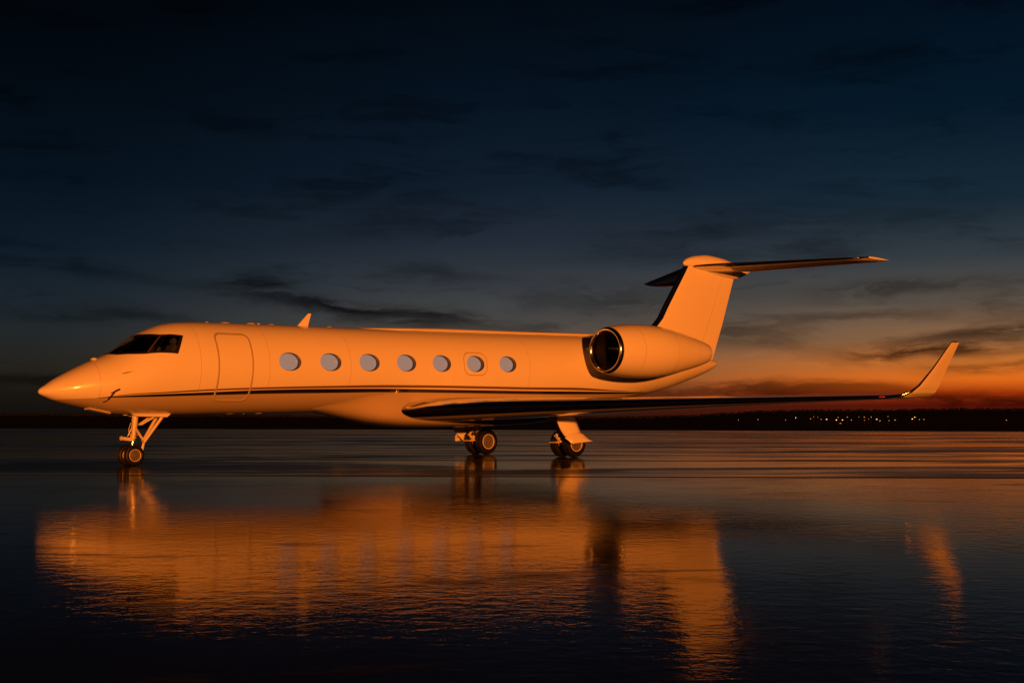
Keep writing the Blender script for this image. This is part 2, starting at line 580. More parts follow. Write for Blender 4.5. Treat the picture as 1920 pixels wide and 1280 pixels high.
# far town lights: bearing, distance and height of each lamp
TOWN = [  # bearing deg, distance m, height of lamp m, width of head m, material, label
    (9.75, 1010, 3.9, .6, 3, 'faint pale town light farthest left on the dark hillside'),
    (10.57, 1030, 4.2, .6, 0, 'faint warm town light second from the left on the hillside'),
    (11.73, 1000, 3.9, .6, 3, 'small pale town light beneath the middle of the outer wing'),
    (12.15, 1020, 5.6, .8, 1, 'small clear warm town light just above its pale neighbour'),
    (12.77, 1010, 4.8, .9, 0, 'warm town light left of a close upper pair'),
    (12.90, 1060, 6.3, .6, 2, 'left one of two small amber lights set above the town row'),
    (13.07, 1060, 6.0, .6, 2, 'right one of two small amber lights set above the town row'),
    (13.20, 1010, 4.4, .7, 0, 'dim warm light left of the wide white-yellow town light'),
    (13.43, 1000, 4.4, 1.5, 1, 'wide white-yellow town light left of the big amber cluster'),
    (13.90, 1050, 5.9, .7, 0, 'small light right above the big amber cluster'),
    (13.83, 990, 3.9, 1.3, 1, 'left lamp of the big amber cluster'),
    (14.08, 992, 3.9, 1.3, 1, 'right lamp of the big amber cluster'),
    (13.99, 900, 1.9, 1.6, 2, 'low dim amber light under the big amber cluster'),
    (14.28, 1050, 6.1, .9, 0, 'upper warm light right of the big amber cluster'),
    (14.44, 1000, 3.9, .8, 0, 'lower warm light right of the big amber cluster'),
    (14.75, 1060, 6.2, .6, 2, 'dim amber light high between the cluster and the brightest light'),
    (14.97, 1050, 6.0, 1.0, 0, 'long faint light high on the town row'),
    (14.98, 1000, 3.8, .6, 2, 'dim light low on the row below the long faint one'),
    (15.15, 1010, 4.6, .6, 2, 'dim amber light shortly left of the brightest light'),
    (15.25, 1060, 6.0, .9, 0, 'warm light above and left of the brightest light'),
    (15.47, 990, 4.5, 1.3, 1, 'brightest yellow town light in the middle of the row'),
    (15.60, 990, 3.3, 1.4, 3, 'pale light at the lower right of the brightest light'),
    (15.93, 1070, 6.5, .6, 0, 'small single light high right of the brightest light'),
    (15.97, 990, 3.5, .6, 3, 'faint low light under the small single high one'),
    (16.21, 1000, 3.9, 1.5, 3, 'long pale light between the brightest and the second brightest'),
    (16.90, 1010, 4.7, 1.3, 1, 'second brightest yellow town light below the winglet, lower lamp'),
    (17.00, 1030, 6.0, 1.1, 1, 'second brightest yellow town light below the winglet, upper lamp'),
    (17.18, 1010, 4.3, .6, 0, 'small light just right of the second brightest one'),
    (17.36, 1010, 4.3, .8, 0, 'warm light ending the town row on the right'),
    (20.56, 1000, 3.9, .8, 3, 'lone faint light at the far right edge of the picture'),
]


def build_town():
    for i, (az, r, h, w, k, label) in enumerate(TOWN):
        t = (r - 175) / 725
        t = min(max(t, 0), 1)
        gz = -.06 - 5.4 * t * t * (3 - 2 * t)
        if r > 900:
            tt = (r - 900) / 1300
            gz = -5.46 + (ridge(az) - 3.0 + 5.46) * tt * tt * (3 - 2 * tt)
        a = radians(az)
        e = bpy.data.objects.new('street_lamp', None)
        C.objects.link(e)
        e.location = (r * sin(a), r * cos(a), gz - .05)
        e['label'] = label
        e['category'] = 'lamp'
        e['group'] = 'town lights on the far hillside'
        top = CAM_H - 6.0 + h - gz
        top = max(top, 1.6)
        MB().tube((0, 0, 0), (0, 0, top), .06, .04, 6).build('pole', M['pole'], e)
        MB().lathe((0, -.1, top - .1), (0, 0, 1), [(0, .02), (.02, w * .30), (.18, w * .36), (.36, w * .28), (.44, .02)], 10).build('lamp_head', M['lamp%d' % k], e, True)


build_ground()
build_apron()
build_town()

# ---------------------------------------------------------------- the jet
# local frame: x aft from the nose tip, y to starboard, z up from the concrete
T_YAW = radians(41.8936)
jet = bpy.data.objects.new('business_jet', None)
C.objects.link(jet)
jet.location = (-11.6827, 32.4298, 0)
jet.rotation_euler = (0, 0, T_YAW)
jet['label'] = 'white twin-engine business jet with T-tail and winglets parked on the wet apron'
jet['category'] = 'airplane'

f_top = pchip([(0, 1.874), (.02, 1.925), (.06, 1.965), (.148, 2.022), (.381, 2.184), (.719, 2.371), (1.06, 2.546), (1.34, 2.676), (1.728, 2.844), (2.12, 3.09), (2.594, 3.413), (2.853, 3.536), (3.23, 3.677), (3.61, 3.747), (4.19, 3.789), (5.2, 3.813), (6.9, 3.837), (9, 3.858), (12.15, 3.907), (15.2, 3.962), (18.1, 4.02), (20, 4.05), (22, 4.04), (23.5, 3.92), (24.8, 3.66), (25.5, 3.468), (26.0, 3.36), (26.15, 3.32), (26.185, 3.29)])
f_bot = pchip([(0, 1.874), (.02, 1.83), (.06, 1.80), (.15, 1.757), (.324, 1.684), (.46, 1.635), (1.22, 1.459), (1.94, 1.326), (2.37, 1.306), (3.27, 1.307), (5.24, 1.338), (6.93, 1.368), (8, 1.389), (12, 1.46), (16, 1.53), (18.5, 1.60), (20, 1.74), (21.4, 1.967), (22.83, 2.227), (23.4, 2.36), (25.44, 2.934), (26.0, 3.17), (26.15, 3.25), (26.185, 3.29)])
f_wid = pchip([(0, 0), (.02, .06), (.06, .105), (.148, .185), (.38, .345), (.72, .53), (1.06, .68), (1.34, .78), (1.73, .89), (2.12, .98), (2.6, 1.06), (3.23, 1.13), (4.2, 1.19), (5.2, 1.2), (18, 1.2), (20, 1.16), (22, 1.0), (23.4, .82), (25.4, .36), (26.0, .15), (26.15, .06), (26.185, 0)])


def skin(x, ph, off=0.0):
    """point on the fuselage; ph in degrees, 0 = port side, 90 = crown"""
    t, b, w = f_top(x), f_bot(x), f_wid(x)
    zc, hh = (t + b) / 2, (t - b) / 2
    c, s = cos(radians(ph)), sin(radians(ph))
    y, z = -w * c, zc + hh * s
    if off:
        ny, nz = -c * hh, s * w
        l = sqrt(ny * ny + nz * nz) or 1
        y += off * ny / l
        z += off * nz / l
    return (x, y, z)


def phi_of(x, z):
    t, b = f_top(x), f_bot(x)
    zc, hh = (t + b) / 2, (t - b) / 2
    return math.degrees(math.asin(max(-1, min(1, (z - zc) / hh))))


WIN_X = [6.494 + 1.3276 * i for i in range(7)]
WIN_Z = [2.76 + .0236 * i for i in range(7)]
WIN_A, WIN_B = .352, .252
DPH = 1.875
# cockpit glazing: lower and upper edge in (x, ph) along t, windscreen centre (0) to rear corner (1)
GB = [(0, 1.712, 88.5), (.17, 1.812, 66.6), (.33, 2.047, 49.8), (.5, 2.446, 32.6), (.75, 2.83, 25.2), (1, 3.206, 18.9)]
GT = [(0, 2.54, 88.5), (.17, 2.60, 76.5), (.33, 2.745, 65.5), (.5, 2.955, 55.3), (.75, 3.21, 49.6), (1, 3.468, 44.4)]
gbx, gbp = pchip([(a, b) for a, b, c in GB]), pchip([(a, c) for a, b, c in GB])
gtx, gtp = pchip([(a, b) for a, b, c in GT]), pchip([(a, c) for a, b, c in GT])


def glaze(t, v):
    return gbx(t) + (gtx(t) - gbx(t)) * v, gbp(t) + (gtp(t) - gbp(t)) * v


def glaze_poly(t0, t1, v0, v1, n=24):
    return [glaze(t0 + (t1 - t0) * i / n, v0) for i in range(n + 1)] + [glaze(t0 + (t1 - t0) * i / n, v1) for i in range(n, -1, -1)]


def in_poly(p, poly):
    x, y = p
    r = False
    for i in range(len(poly)):
        (x1, y1), (x2, y2) = poly[i], poly[i - 1]
        if (y1 > y) != (y2 > y) and x < (x2 - x1) * (y - y1) / (y2 - y1) + x1:
            r = not r
    return r


def build_fuselage():
    xs = [0.0006, .004, .010, .02, .035, .06, .09, .13, .18, .24, .31, .39, .48, .58, .69, .81, .94, 1.08, 1.22, 1.36, 1.48, 1.58, 1.66]
    x = 1.70
    while x < 3.62:
        xs.append(x)
        x += .03
    while x < WIN_X[0] - .50:
        xs.append(x)
        x += .11
    cells = {}
    for i, wx in enumerate(WIN_X):
        k0 = len(xs)
        st = [wx - .44 + .11 * j for j in range(9)]
        xs += st
        cells[i] = k0
        if i < 6:
            gap = WIN_X[i + 1] - .44 - (wx + .44)
            xs += [wx + .44 + gap * j / 4 for j in (1, 2, 3)]
    x = WIN_X[6] + .44 + .13
    while x < 25.9:
        xs.append(x)
        x += .13
    xs += [26.0, 26.06, 26.1, 26.13, 26.155, 26.17, 26.18, 26.1846]
    n = int(360 / DPH)
    vs = [skin(x, DPH * j) for x in xs for j in range(n)]
    j0, j1 = -6, 14                      # window block in ph steps, port; mirrored for starboard
    skip = set()
    for i in range(7):
        for a in range(8):
            for j in range(j0, j1):
                skip.add((cells[i] + a, j % n))
                skip.add((cells[i] + a, (int(180 / DPH) - 1 - j) % n))
    holes = [glaze_poly(0, .98, .04, .95)]
    fs = []
    for k in range(len(xs) - 1):
        for j in range(n):
            if (k, j) in skip:
                continue
            xm, ph = (xs[k] + xs[k + 1]) / 2, DPH * (j + .5)
            p2 = ph if ph <= 90 else 180 - ph
            if 1.5 < xm < 3.7 and ph < 180 and any(in_poly((xm, p2), h) for h in holes):
                continue
            a, b = k * n + j, k * n + (j + 1) % n
            fs.append((a, b, b + n, a + n))
    fs.append(tuple(range(n))[::-1])
    fs.append(tuple((len(xs) - 1) * n + j for j in range(n)))
    ovals = []
    for side in (0, 1):
        for i in range(7):
            wx, wz = WIN_X[i], WIN_Z[i]
            def pt(a, j):
                jj = j if side == 0 else int(180 / DPH) - j
                return (cells[i] + a) * n + jj % n
            loop = [pt(a, j0) for a in range(8)] + [pt(8, j) for j in range(j0, j1)] + [pt(a, j1) for a in range(8, 0, -1)] + [pt(0, j) for j in range(j1, j0, -1)]
            L = len(loop)
            ring = []
            for q, vi in enumerate(loop):
                vx, vy, vz = vs[vi]
                # same bearing as the block's border vertex, on the oval
                dx, dz = (vx - wx) / .44, (vz - wz) / .40
                ang = atan2(dz, dx)
                e = 2 / 2.08
                ox = WIN_A * abs(cos(ang)) ** e * (1 if cos(ang) >= 0 else -1)
                oz = WIN_B * abs(sin(ang)) ** e * (1 if sin(ang) >= 0 else -1)
                ring.append((wx + ox, wz + oz))
            base1 = len(vs)
            for q, (rx, rz) in enumerate(ring):      # ring half way, then the rim itself
                vx, vy, vz = vs[loop[q]]
                mx, mz = rx * .55 + vx * .45, rz * .55 + vz * .45
                p = skin(mx, phi_of(mx, mz))
                vs.append(p if side == 0 else (p[0], -p[1], p[2]))
            base2 = len(vs)
            rim = []
            for rx, rz in ring:
                p = skin(rx, phi_of(rx, rz))
                rim.append(p if side == 0 else (p[0], -p[1], p[2]))
            vs += rim
            for q in range(L):
                r = (q + 1) % L
                for A, B in (((loop[q], loop[r]), (base1 + q, base1 + r)), ((base1 + q, base1 + r), (base2 + q, base2 + r))):
                    f = (A[0], A[1], B[1], B[0])
                    fs.append(f if side else f[::-1])
            ovals.append((side, i, rim))
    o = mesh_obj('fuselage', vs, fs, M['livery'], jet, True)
    bm = bmesh.new()
    bm.from_mesh(o.data)
    bmesh.ops.recalc_face_normals(bm, faces=bm.faces)
    bm.to_mesh(o.data)
    bm.free()
    # window reveals and panes
    for side, i, rim in ovals:
        wx, wz = WIN_X[i], WIN_Z[i]
        sg = -1 if side == 0 else 1
        rings = []
        for s, dpt in ((1.0, 0.0), (.985, .010), (.965, .03), (.95, .155)):
            rings.append([(wx + (p[0] - wx) * s, p[1] - sg * dpt, wz + (p[2] - wz) * s) for p in rim])
        L = len(rim)
        vv = [p for r in rings for p in r]
        ff = [(a * L + q, a * L + (q + 1) % L, (a + 1) * L + (q + 1) % L, (a + 1) * L + q) for a in range(len(rings) - 1) for q in range(L)]
        w = mesh_obj('cabin_window', vv, ff, M['reveal'], jet, True)
        lip = MB()
        tr = [(wx + (p[0] - wx) * .962, p[1] - sg * .045, wz + (p[2] - wz) * .962) for p in rim]
        for q in range(0, L):
            lip.tube(tr[q], tr[(q + 1) % L], .008, .008, 6, False)
        lip.build('window_seal', M['dull'], w, True)
        pv, pf = [(wx, rim[0][1] * 0 + sg * (1.185 - .138), wz)], []
        for s, dome in ((.35, .002), (.7, .006), (1.0, .012)):
            pv += [(wx + (p[0] - wx) * .95 * s, sg * (abs(p[1]) * s + 1.185 * (1 - s) - .135 - dome), wz + (p[2] - wz) * .95 * s) for p in rim]
        for q in range(L):
            r = (q + 1) % L
            pf.append((0, 1 + q, 1 + r))
            pf.append((1 + q, 1 + L + q, 1 + L + r, 1 + r))
            pf.append((1 + L + q, 1 + 2 * L + q, 1 + 2 * L + r, 1 + L + r))
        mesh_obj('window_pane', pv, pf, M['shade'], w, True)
    return o


def mirror(p):
    return (p[0], -p[1], p[2])


def glaze_part(name, cells, m, parent, off, star, rim=0.0):
    """piece of the cockpit glazing; cells: list of (t0, t1, v0, v1) laid on the skin"""
    mb = MB()
    for t0, t1, v0, v1 in cells:
        nt, nv = max(2, int((t1 - t0) * 40)), max(2, int((v1 - v0) * 14))
        vs, fs = [], []
        for i in range(nt + 1):
            for j in range(nv + 1):
                x, ph = glaze(t0 + (t1 - t0) * i / nt, v0 + (v1 - v0) * j / nv)
                p = skin(x, ph, off)
                vs.append(mirror(p) if star else p)
        for i in range(nt):
            for j in range(nv):
                k = i * (nv + 1) + j
                fs.append((k, k + nv + 1, k + nv + 2, k + 1))
        mb.add(vs, fs)
    return mesh_obj(name, mb.v, mb.f, m, parent, True, True)


def strip(name, top, bot, m, parent, off, x0, x1, star=False, n=150):
    """painted line between two heights z(x) on the fuselage side"""
    ft, fb = pchip(top), pchip(bot)
    vs, fs = [], []
    for i in range(n + 1):
        x = x0 + (x1 - x0) * i / n
        zt, zb = ft(x), min(fb(x), ft(x) - .001)
        a, b = phi_of(x, zt), phi_of(x, zb)
        for k in range(4):
            p = skin(x, a + (b - a) * k / 3, off)
            vs.append(mirror(p) if star else p)
    for i in range(n):
        for k in range(3):
            q = i * 4 + k
            fs.append((q, q + 4, q + 5, q + 1))
    return mesh_obj(name, vs, fs, m, parent, True)


def ring_strip(name, pts, width, m, parent, off, star=False):
    """thin closed seam following (x, z) points on the skin"""
    L = len(pts)
    vs, fs = [], []
    for i in range(L):
        a, b = Vector(pts[i - 1]), Vector(pts[(i + 1) % L])
        d = (b - a).normalized()
        nn = Vector((-d.y, d.x))
        for s, of in ((-.5, -.002), (-.4, off), (.4, off), (.5, -.002)):
            q = Vector(pts[i]) + nn * width * s
            p = skin(q.x, phi_of(q.x, q.y), of)
            vs.append(mirror(p) if star else p)
    for i in range(L):
        j = (i + 1) % L
        for k in range(3):
            fs.append((i * 4 + k, j * 4 + k, j * 4 + k + 1, i * 4 + k + 1))
    return mesh_obj(name, vs, fs, m, parent, True)


def rounded(cx, cz, hx, hz, r, n=8, m=10):
    pts = []
    for (sx, sz, a0) in ((1, 1, 0), (-1, 1, 90), (-1, -1, 180), (1, -1, 270)):
        for k in range(n + 1):
            a = radians(a0 + 90 * k / n)
            pts.append((cx + sx * (hx - r) + r * cos(a), cz + sz * (hz - r) + r * sin(a)))
        # straight run to the next corner
        nx = {0: (-1, 1), 90: (-1, -1), 180: (1, -1), 270: (1, 1)}[a0]
        a = pts[-1]
        an = radians(a0 + 90)
        b = (cx + nx[0] * (hx - r) + r * cos(an), cz + nx[1] * (hz - r) + r * sin(an))
        pts += [(a[0] + (b[0] - a[0]) * q / m, a[1] + (b[1] - a[1]) * q / m) for q in range(1, m)]
    return pts


def build_skin_details(fus):
    # cockpit glazing
    for star in (False, True):
        fr = glaze_part('cockpit_window_frame', [(0, 1, 0, .10), (0, 1, .88, 1), (.475, .515, .10, .88), (.93, 1, .10, .88), (0, .025, .10, .88)], M['glassdark'], jet, .004, star)
        glaze_part('front_windscreen', [(.02, .48, .08, .90)], M['glass'], fr, -.006, star)
        glaze_part('side_window', [(.51, .94, .08, .90)], M['glass'], fr, -.006, star)
        pts = [skin(*glaze(.497, .06 + .86 * k / 6), .008) for k in range(7)]
        MB().path([mirror(p) if star else p for p in pts], .010).build('window_post', M['gold'], fr, True)
    # inside the cockpit
    b = MB()
    b.box((2.25, 0, 2.62), (.7, 1.3, .10))
    b.box((2.0, 0, 2.45), (.25, 1.1, .3))
    b.build('instrument_panel', M['glassdark'], jet, bevel=.02)
    for sy in (-1, 1):
        b = MB()
        b.box((3.28, sy * .48, 2.75), (.14, .46, .75), 0, .15)
        b.box((3.36, sy * .48, 3.22), (.10, .26, .20), 0, .1)
        b.build('pilot_seat', M['seat'], jet, bevel=.04)
    MB().lathe((3.72, 0, 2.53), (1, 0, 0), [(0, .001), (0, 1.08), (.04, 1.08), (.04, .001)], 40).build('cockpit_bulkhead', M['glassdark'], jet)
    # stripes
    bt = [(1.217, 1.728), (1.573, 1.766), (1.956, 1.793), (2.789, 1.836), (4.259, 1.908), (5.847, 1.985), (7.906, 2.043), (10.142, 2.076), (12.58, 2.079), (15.24, 2.082), (17.65, 2.097), (20.1, 2.11), (21.6, 2.14)]
    bb = [(1.22, 1.724), (1.582, 1.738), (1.967, 1.748), (2.807, 1.774), (4.285, 1.828), (5.882, 1.880), (7.947, 1.928), (10.18, 1.976), (12.62, 1.984), (15.29, 1.987), (17.7, 2.006), (20.2, 2.055), (21.6, 2.125)]
    gt = [(1.571, 1.775), (1.947, 1.827), (2.775, 1.883), (4.235, 1.984), (5.825, 2.056), (7.88, 2.125), (10.1, 2.183), (12.53, 2.199), (15.18, 2.199), (17.58, 2.218), (19.47, 2.166), (20.6, 2.145)]
    gb = [(1.573, 1.770), (1.952, 1.807), (2.784, 1.852), (4.247, 1.942), (5.84, 2.006), (7.9, 2.065), (10.13, 2.109), (12.56, 2.127), (15.2, 2.127), (17.6, 2.140), (19.5, 2.131), (20.6, 2.138)]
    for star in (False, True):
        strip('black_stripe', bt, bb, M['black'], jet, .003, 1.25, 21.4, star)
        strip('bronze_stripe', gt, gb, M['gold'], jet, .003, 1.6, 20.4, star)
    # entry door, port side
    seam = rounded(4.825, 2.57, .505, .885, .17)
    ring_strip('entry_door_seam', seam, .06, M['seam'], jet, .008)
    ring_strip('emergency_exit_seam', rounded(13.132, 2.875, .46, .345, .25, 10, 6), 0.030, M['seam'], jet, .004)
    ring_strip('emergency_exit_seam', rounded(13.132, 2.875, .46, .345, .25, 10, 6), 0.030, M['seam'], jet, .004, True)
    # skin joints
    def hoop(name, x, w, a0, a1, parent):
        vs, fs = [], []
        n = 60
        for i in range(n + 1):
            ph = a0 + (a1 - a0) * i / n
            vs += [skin(x - w / 2, ph, .0015), skin(x + w / 2, ph, .0015)]
        for i in range(n):
            fs.append((2 * i, 2 * i + 1, 2 * i + 3, 2 * i + 2))
        mesh_obj(name, vs, fs, M['seam'], parent, True)
    for x in (1.28, 3.82, 5.86, 8.5, 15.4, 21.9, 24.6):
        hoop('skin_joint', x, .010, -84, 264, jet)
    # probes on the nose
    def blade(name, p, l, h, mt):
        b = MB()
        x, y, z = p
        b.add([(x, y, z - h), (x + l, y, z - h * .2), (x + l * 1.3, y - .10, z + h), (x + l * .5, y - .10, z + h * .3), (x, y - .02, z - h - .015), (x + l, y - .02, z - h * .2 - .015), (x + l * 1.3, y - .12, z + h), (x + l * .5, y - .12, z + h * .3)],
              [(0, 1, 2, 3), (4, 7, 6, 5), (0, 4, 5, 1), (1, 5, 6, 2), (2, 6, 7, 3), (3, 7, 4, 0)])
        return b.build(name, mt, jet)
    for x, ph, l, h in ((1.74, 21, .30, .045), (1.52, -16, .12, .03), (1.40, -40, .10, .03)):
        blade('air_data_probe', skin(x, ph, -.01), l, h, M['probe'])
    MB().path([skin(1.50, -33, .02), skin(1.53, -24, .05), skin(1.60, -14, .05), skin(1.72, -11, .03)], .022).build('pitot_tube', M['probe'], jet, True)
    b = MB()
    b.lathe(skin(9.6, -57, -.01), (0, -.5, -.8), [(0, .035), (.015, .035), (.02, .001)], 14)
    b.build('inspection_light', M['seam'], jet, True)
    # lights and small fairings under the nose and on the brow
    b = MB()
    b.plate([skin(1.18, -88, .01), skin(1.22, -72, .012), skin(1.78, -74, .012), skin(1.85, -86, .01)], (0, -.01, -.02))
    b.build('belly_panel', M['paint'], jet)
    MB().lathe(skin(1.42, 88, -.02), (0, 0, 1), [(0, .10), (.03, .09), (.06, .05), (.07, .002)], 16).build('wiper_fairing', M['paint'], jet, True)
    for x, l, h in ((5.15, .34, .035), (5.95, .30, .04), (6.6, .24, .03), (8.55, .2, .03), (6.2, .1, .04), (4.6, .1, .03)):
        MB().lathe((x, 0, f_top(x) - .01), (0, 0, 1), [(0, l * .5), (h * .6, l * .42), (h, l * .2), (h + .004, .002)], 20).build('crown_antenna', M['paint'], jet, True)
    for x, l, h in ((2.3, .16, .03), (5.30, .34, .022), (5.75, .14, .02), (6.2, .30, .025)):
        MB().lathe((x, 0, f_bot(x) + .01), (0, 0, -1), [(0, l * .5), (h * .6, l * .42), (h, l * .2), (h + .004, .002)], 20).build('belly_antenna', M['paint'], jet, True)
    # blade aerial
    b = MB()
    b.add([(7.44, -.03, 3.82), (7.80, -.03, 3.82), (7.80, .03, 3.82), (7.44, .03, 3.82), (7.83, -.008, 4.215), (7.93, -.008, 4.215), (7.93, .008, 4.215), (7.83, .008, 4.215)],
          [(0, 1, 5, 4), (1, 2, 6, 5), (2, 3, 7, 6), (3, 0, 4, 7), (4, 5, 6, 7), (3, 2, 1, 0)])
    b.build('blade_antenna', M['paint'], jet, bevel=.004)
    # long dorsal fairing
    hs = pchip([(9.3, .0), (10.3, .045), (13, .095), (16.6, .085), (18.2, .09), (21, .08), (22.2, .02)])
    vs, fs = [], []
    n = 12
    for i in range(91):
        x = 9.3 + 12.9 * i / 90
        h = max(hs(x), .001)
        z0 = f_top(x) - .03
        for k in range(n + 1):
            a = pi * k / n
            vs.append((x, -.30 * cos(a) * (.4 + .6 * min(1, (x - 9.3) / 2)), z0 + (h + .03) * sin(a) ** .8))
    for i in range(90):
        for k in range(n):
            q = i * (n + 1) + k
            fs.append((q, q + 1, q + n + 2, q + n + 1))
    mesh_obj('dorsal_fairing', vs, fs, M['paint'], jet, True)


def build_belly():
    zb = pchip([(7.7, 1.42), (8.1, 1.375), (9.19, 1.189), (9.9, 1.059), (10.88, .963), (12.17, .937), (13.2, .944), (15.16, .986), (16.9, 1.102), (18.4, 1.33), (19.6, 1.62), (19.9, 1.74)])
    wide = pchip([(7.7, .45), (9.0, .72), (10.3, 1.30), (12.2, 1.42), (15, 1.42), (17, 1.2), (18.5, .8), (19.9, .5)])
    ztop = pchip([(7.7, 1.50), (8.6, 1.72), (10, 1.93), (11, 1.97), (16, 1.97), (18, 1.95), (19.9, 1.86)])
    vs, fs = [], []
    n = 20
    m = 120
    for i in range(m + 1):
        x = 7.7 + 12.2 * i / m
        ph = phi_of(x, ztop(x))
        p0, p1 = skin(x, ph, .002), skin(x, ph - 1, .002)
        P0 = Vector((-p0[1], p0[2]))
        tg = (Vector((-p1[1], p1[2])) - P0).normalized()
        zb_ = zb(x)
        k = (P0.y - zb_) * .62
        P1 = P0 + tg * k
        P1.x += .20 * max(0, min(1, (x - 8.7) / 1.6)) * max(0, min(1, (18 - x) / 2))
        P1.y = max(P1.y, zb_ + .02)
        P2, P3 = Vector((wide(x), zb_)), Vector((0, zb_))
        half = []
        for q in range(n + 1):
            t = q / n
            half.append(P0 * (1 - t) ** 3 + P1 * 3 * t * (1 - t) ** 2 + P2 * 3 * t * t * (1 - t) + P3 * t ** 3)
        row = [(x, -p.x, p.y) for p in half] + [(x, p.x, p.y) for p in half[-2::-1]]
        vs += row
    w = 2 * n + 1
    for i in range(m):
        for k in range(w - 1):
            fs.append((i * w + k, (i + 1) * w + k, (i + 1) * w + k + 1, i * w + k + 1))
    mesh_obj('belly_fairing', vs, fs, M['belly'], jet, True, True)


def naca(s, t, camber=0.0):
    y = 5 * t * (.2969 * sqrt(max(s, 0)) - .126 * s - .3516 * s * s + .2843 * s ** 3 - .1030 * s ** 4)
    return y


def loft(stations, svals, n_span):
    """stations: (LE, TE, up-vector, thickness ratio); returns grids of upper and lower points [span][chord]"""
    U, L = [], []
    for i in range((len(stations) - 1) * n_span + 1):
        k = min(i // n_span, len(stations) - 2)
        f = (i - k * n_span) / n_span
        a, b = stations[k], stations[k + 1]
        le = Vector(a[0]).lerp(Vector(b[0]), f)
        te = Vector(a[1]).lerp(Vector(b[1]), f)
        up = Vector(a[2]).lerp(Vector(b[2]), f).normalized()
        th = a[3] + (b[3] - a[3]) * f
        c = (te - le).length
        u_, l_ = [], []
        for s in svals:
            p = le.lerp(te, s)
            y = naca(s, th) * c + .0015
            cam = .012 * c * 4 * s * (1 - s) if len(a) > 4 else 0
            u_.append(p + up * (y + cam))
            l_.append(p + up * (-y + cam))
        U.append(u_)
        L.append(l_)
    return U, L


SV = [0, .002, .006, .012, .02, .03, .042, .055, .075, .10, .14, .19, .25, .32, .40, .48, .56, .64, .70, .745, .752, .80, .86, .93, 1.0]


def surf_part(name, U, L, i0, i1, k0, k1, m, parent, close_te=True, both=True):
    """part of a lofted surface: span rows i0..i1, chord columns k0..k1"""
    vs, fs = [], []
    rows = i1 - i0 + 1
    cols = k1 - k0 + 1
    for G in (U, L):
        for i in range(i0, i1 + 1):
            for k in range(k0, k1 + 1):
                vs.append(G[i][k])
    off = rows * cols
    for i in range(rows - 1):
        for k in range(cols - 1):
            a = i * cols + k
            fs.append((a, a + 1, a + cols + 1, a + cols))
            fs.append((off + a, off + a + cols, off + a + cols + 1, off + a + 1))
        a, b = i * cols, i * cols + cols
        fs.append((a, a + cols, off + a + cols, off + a))
        a, b = i * cols + cols - 1, 0
        fs.append((a, off + a, off + a + cols, a + cols))
    for r in (0, rows - 1):
        for k in range(cols - 1):
            a = r * cols + k
            fs.append((a, off + a, off + a + 1, a + 1) if r == 0 else (a, a + 1, off + a + 1, off + a))
    o = mesh_obj(name, vs, fs, m, parent, True, True)
    bm = bmesh.new()
    bm.from_mesh(o.data)
    for e in bm.edges:
        if len(e.link_faces) == 2 and e.calc_face_angle(0) > radians(45):
            e.smooth = False
    bm.to_mesh(o.data)
    bm.free()
    return o


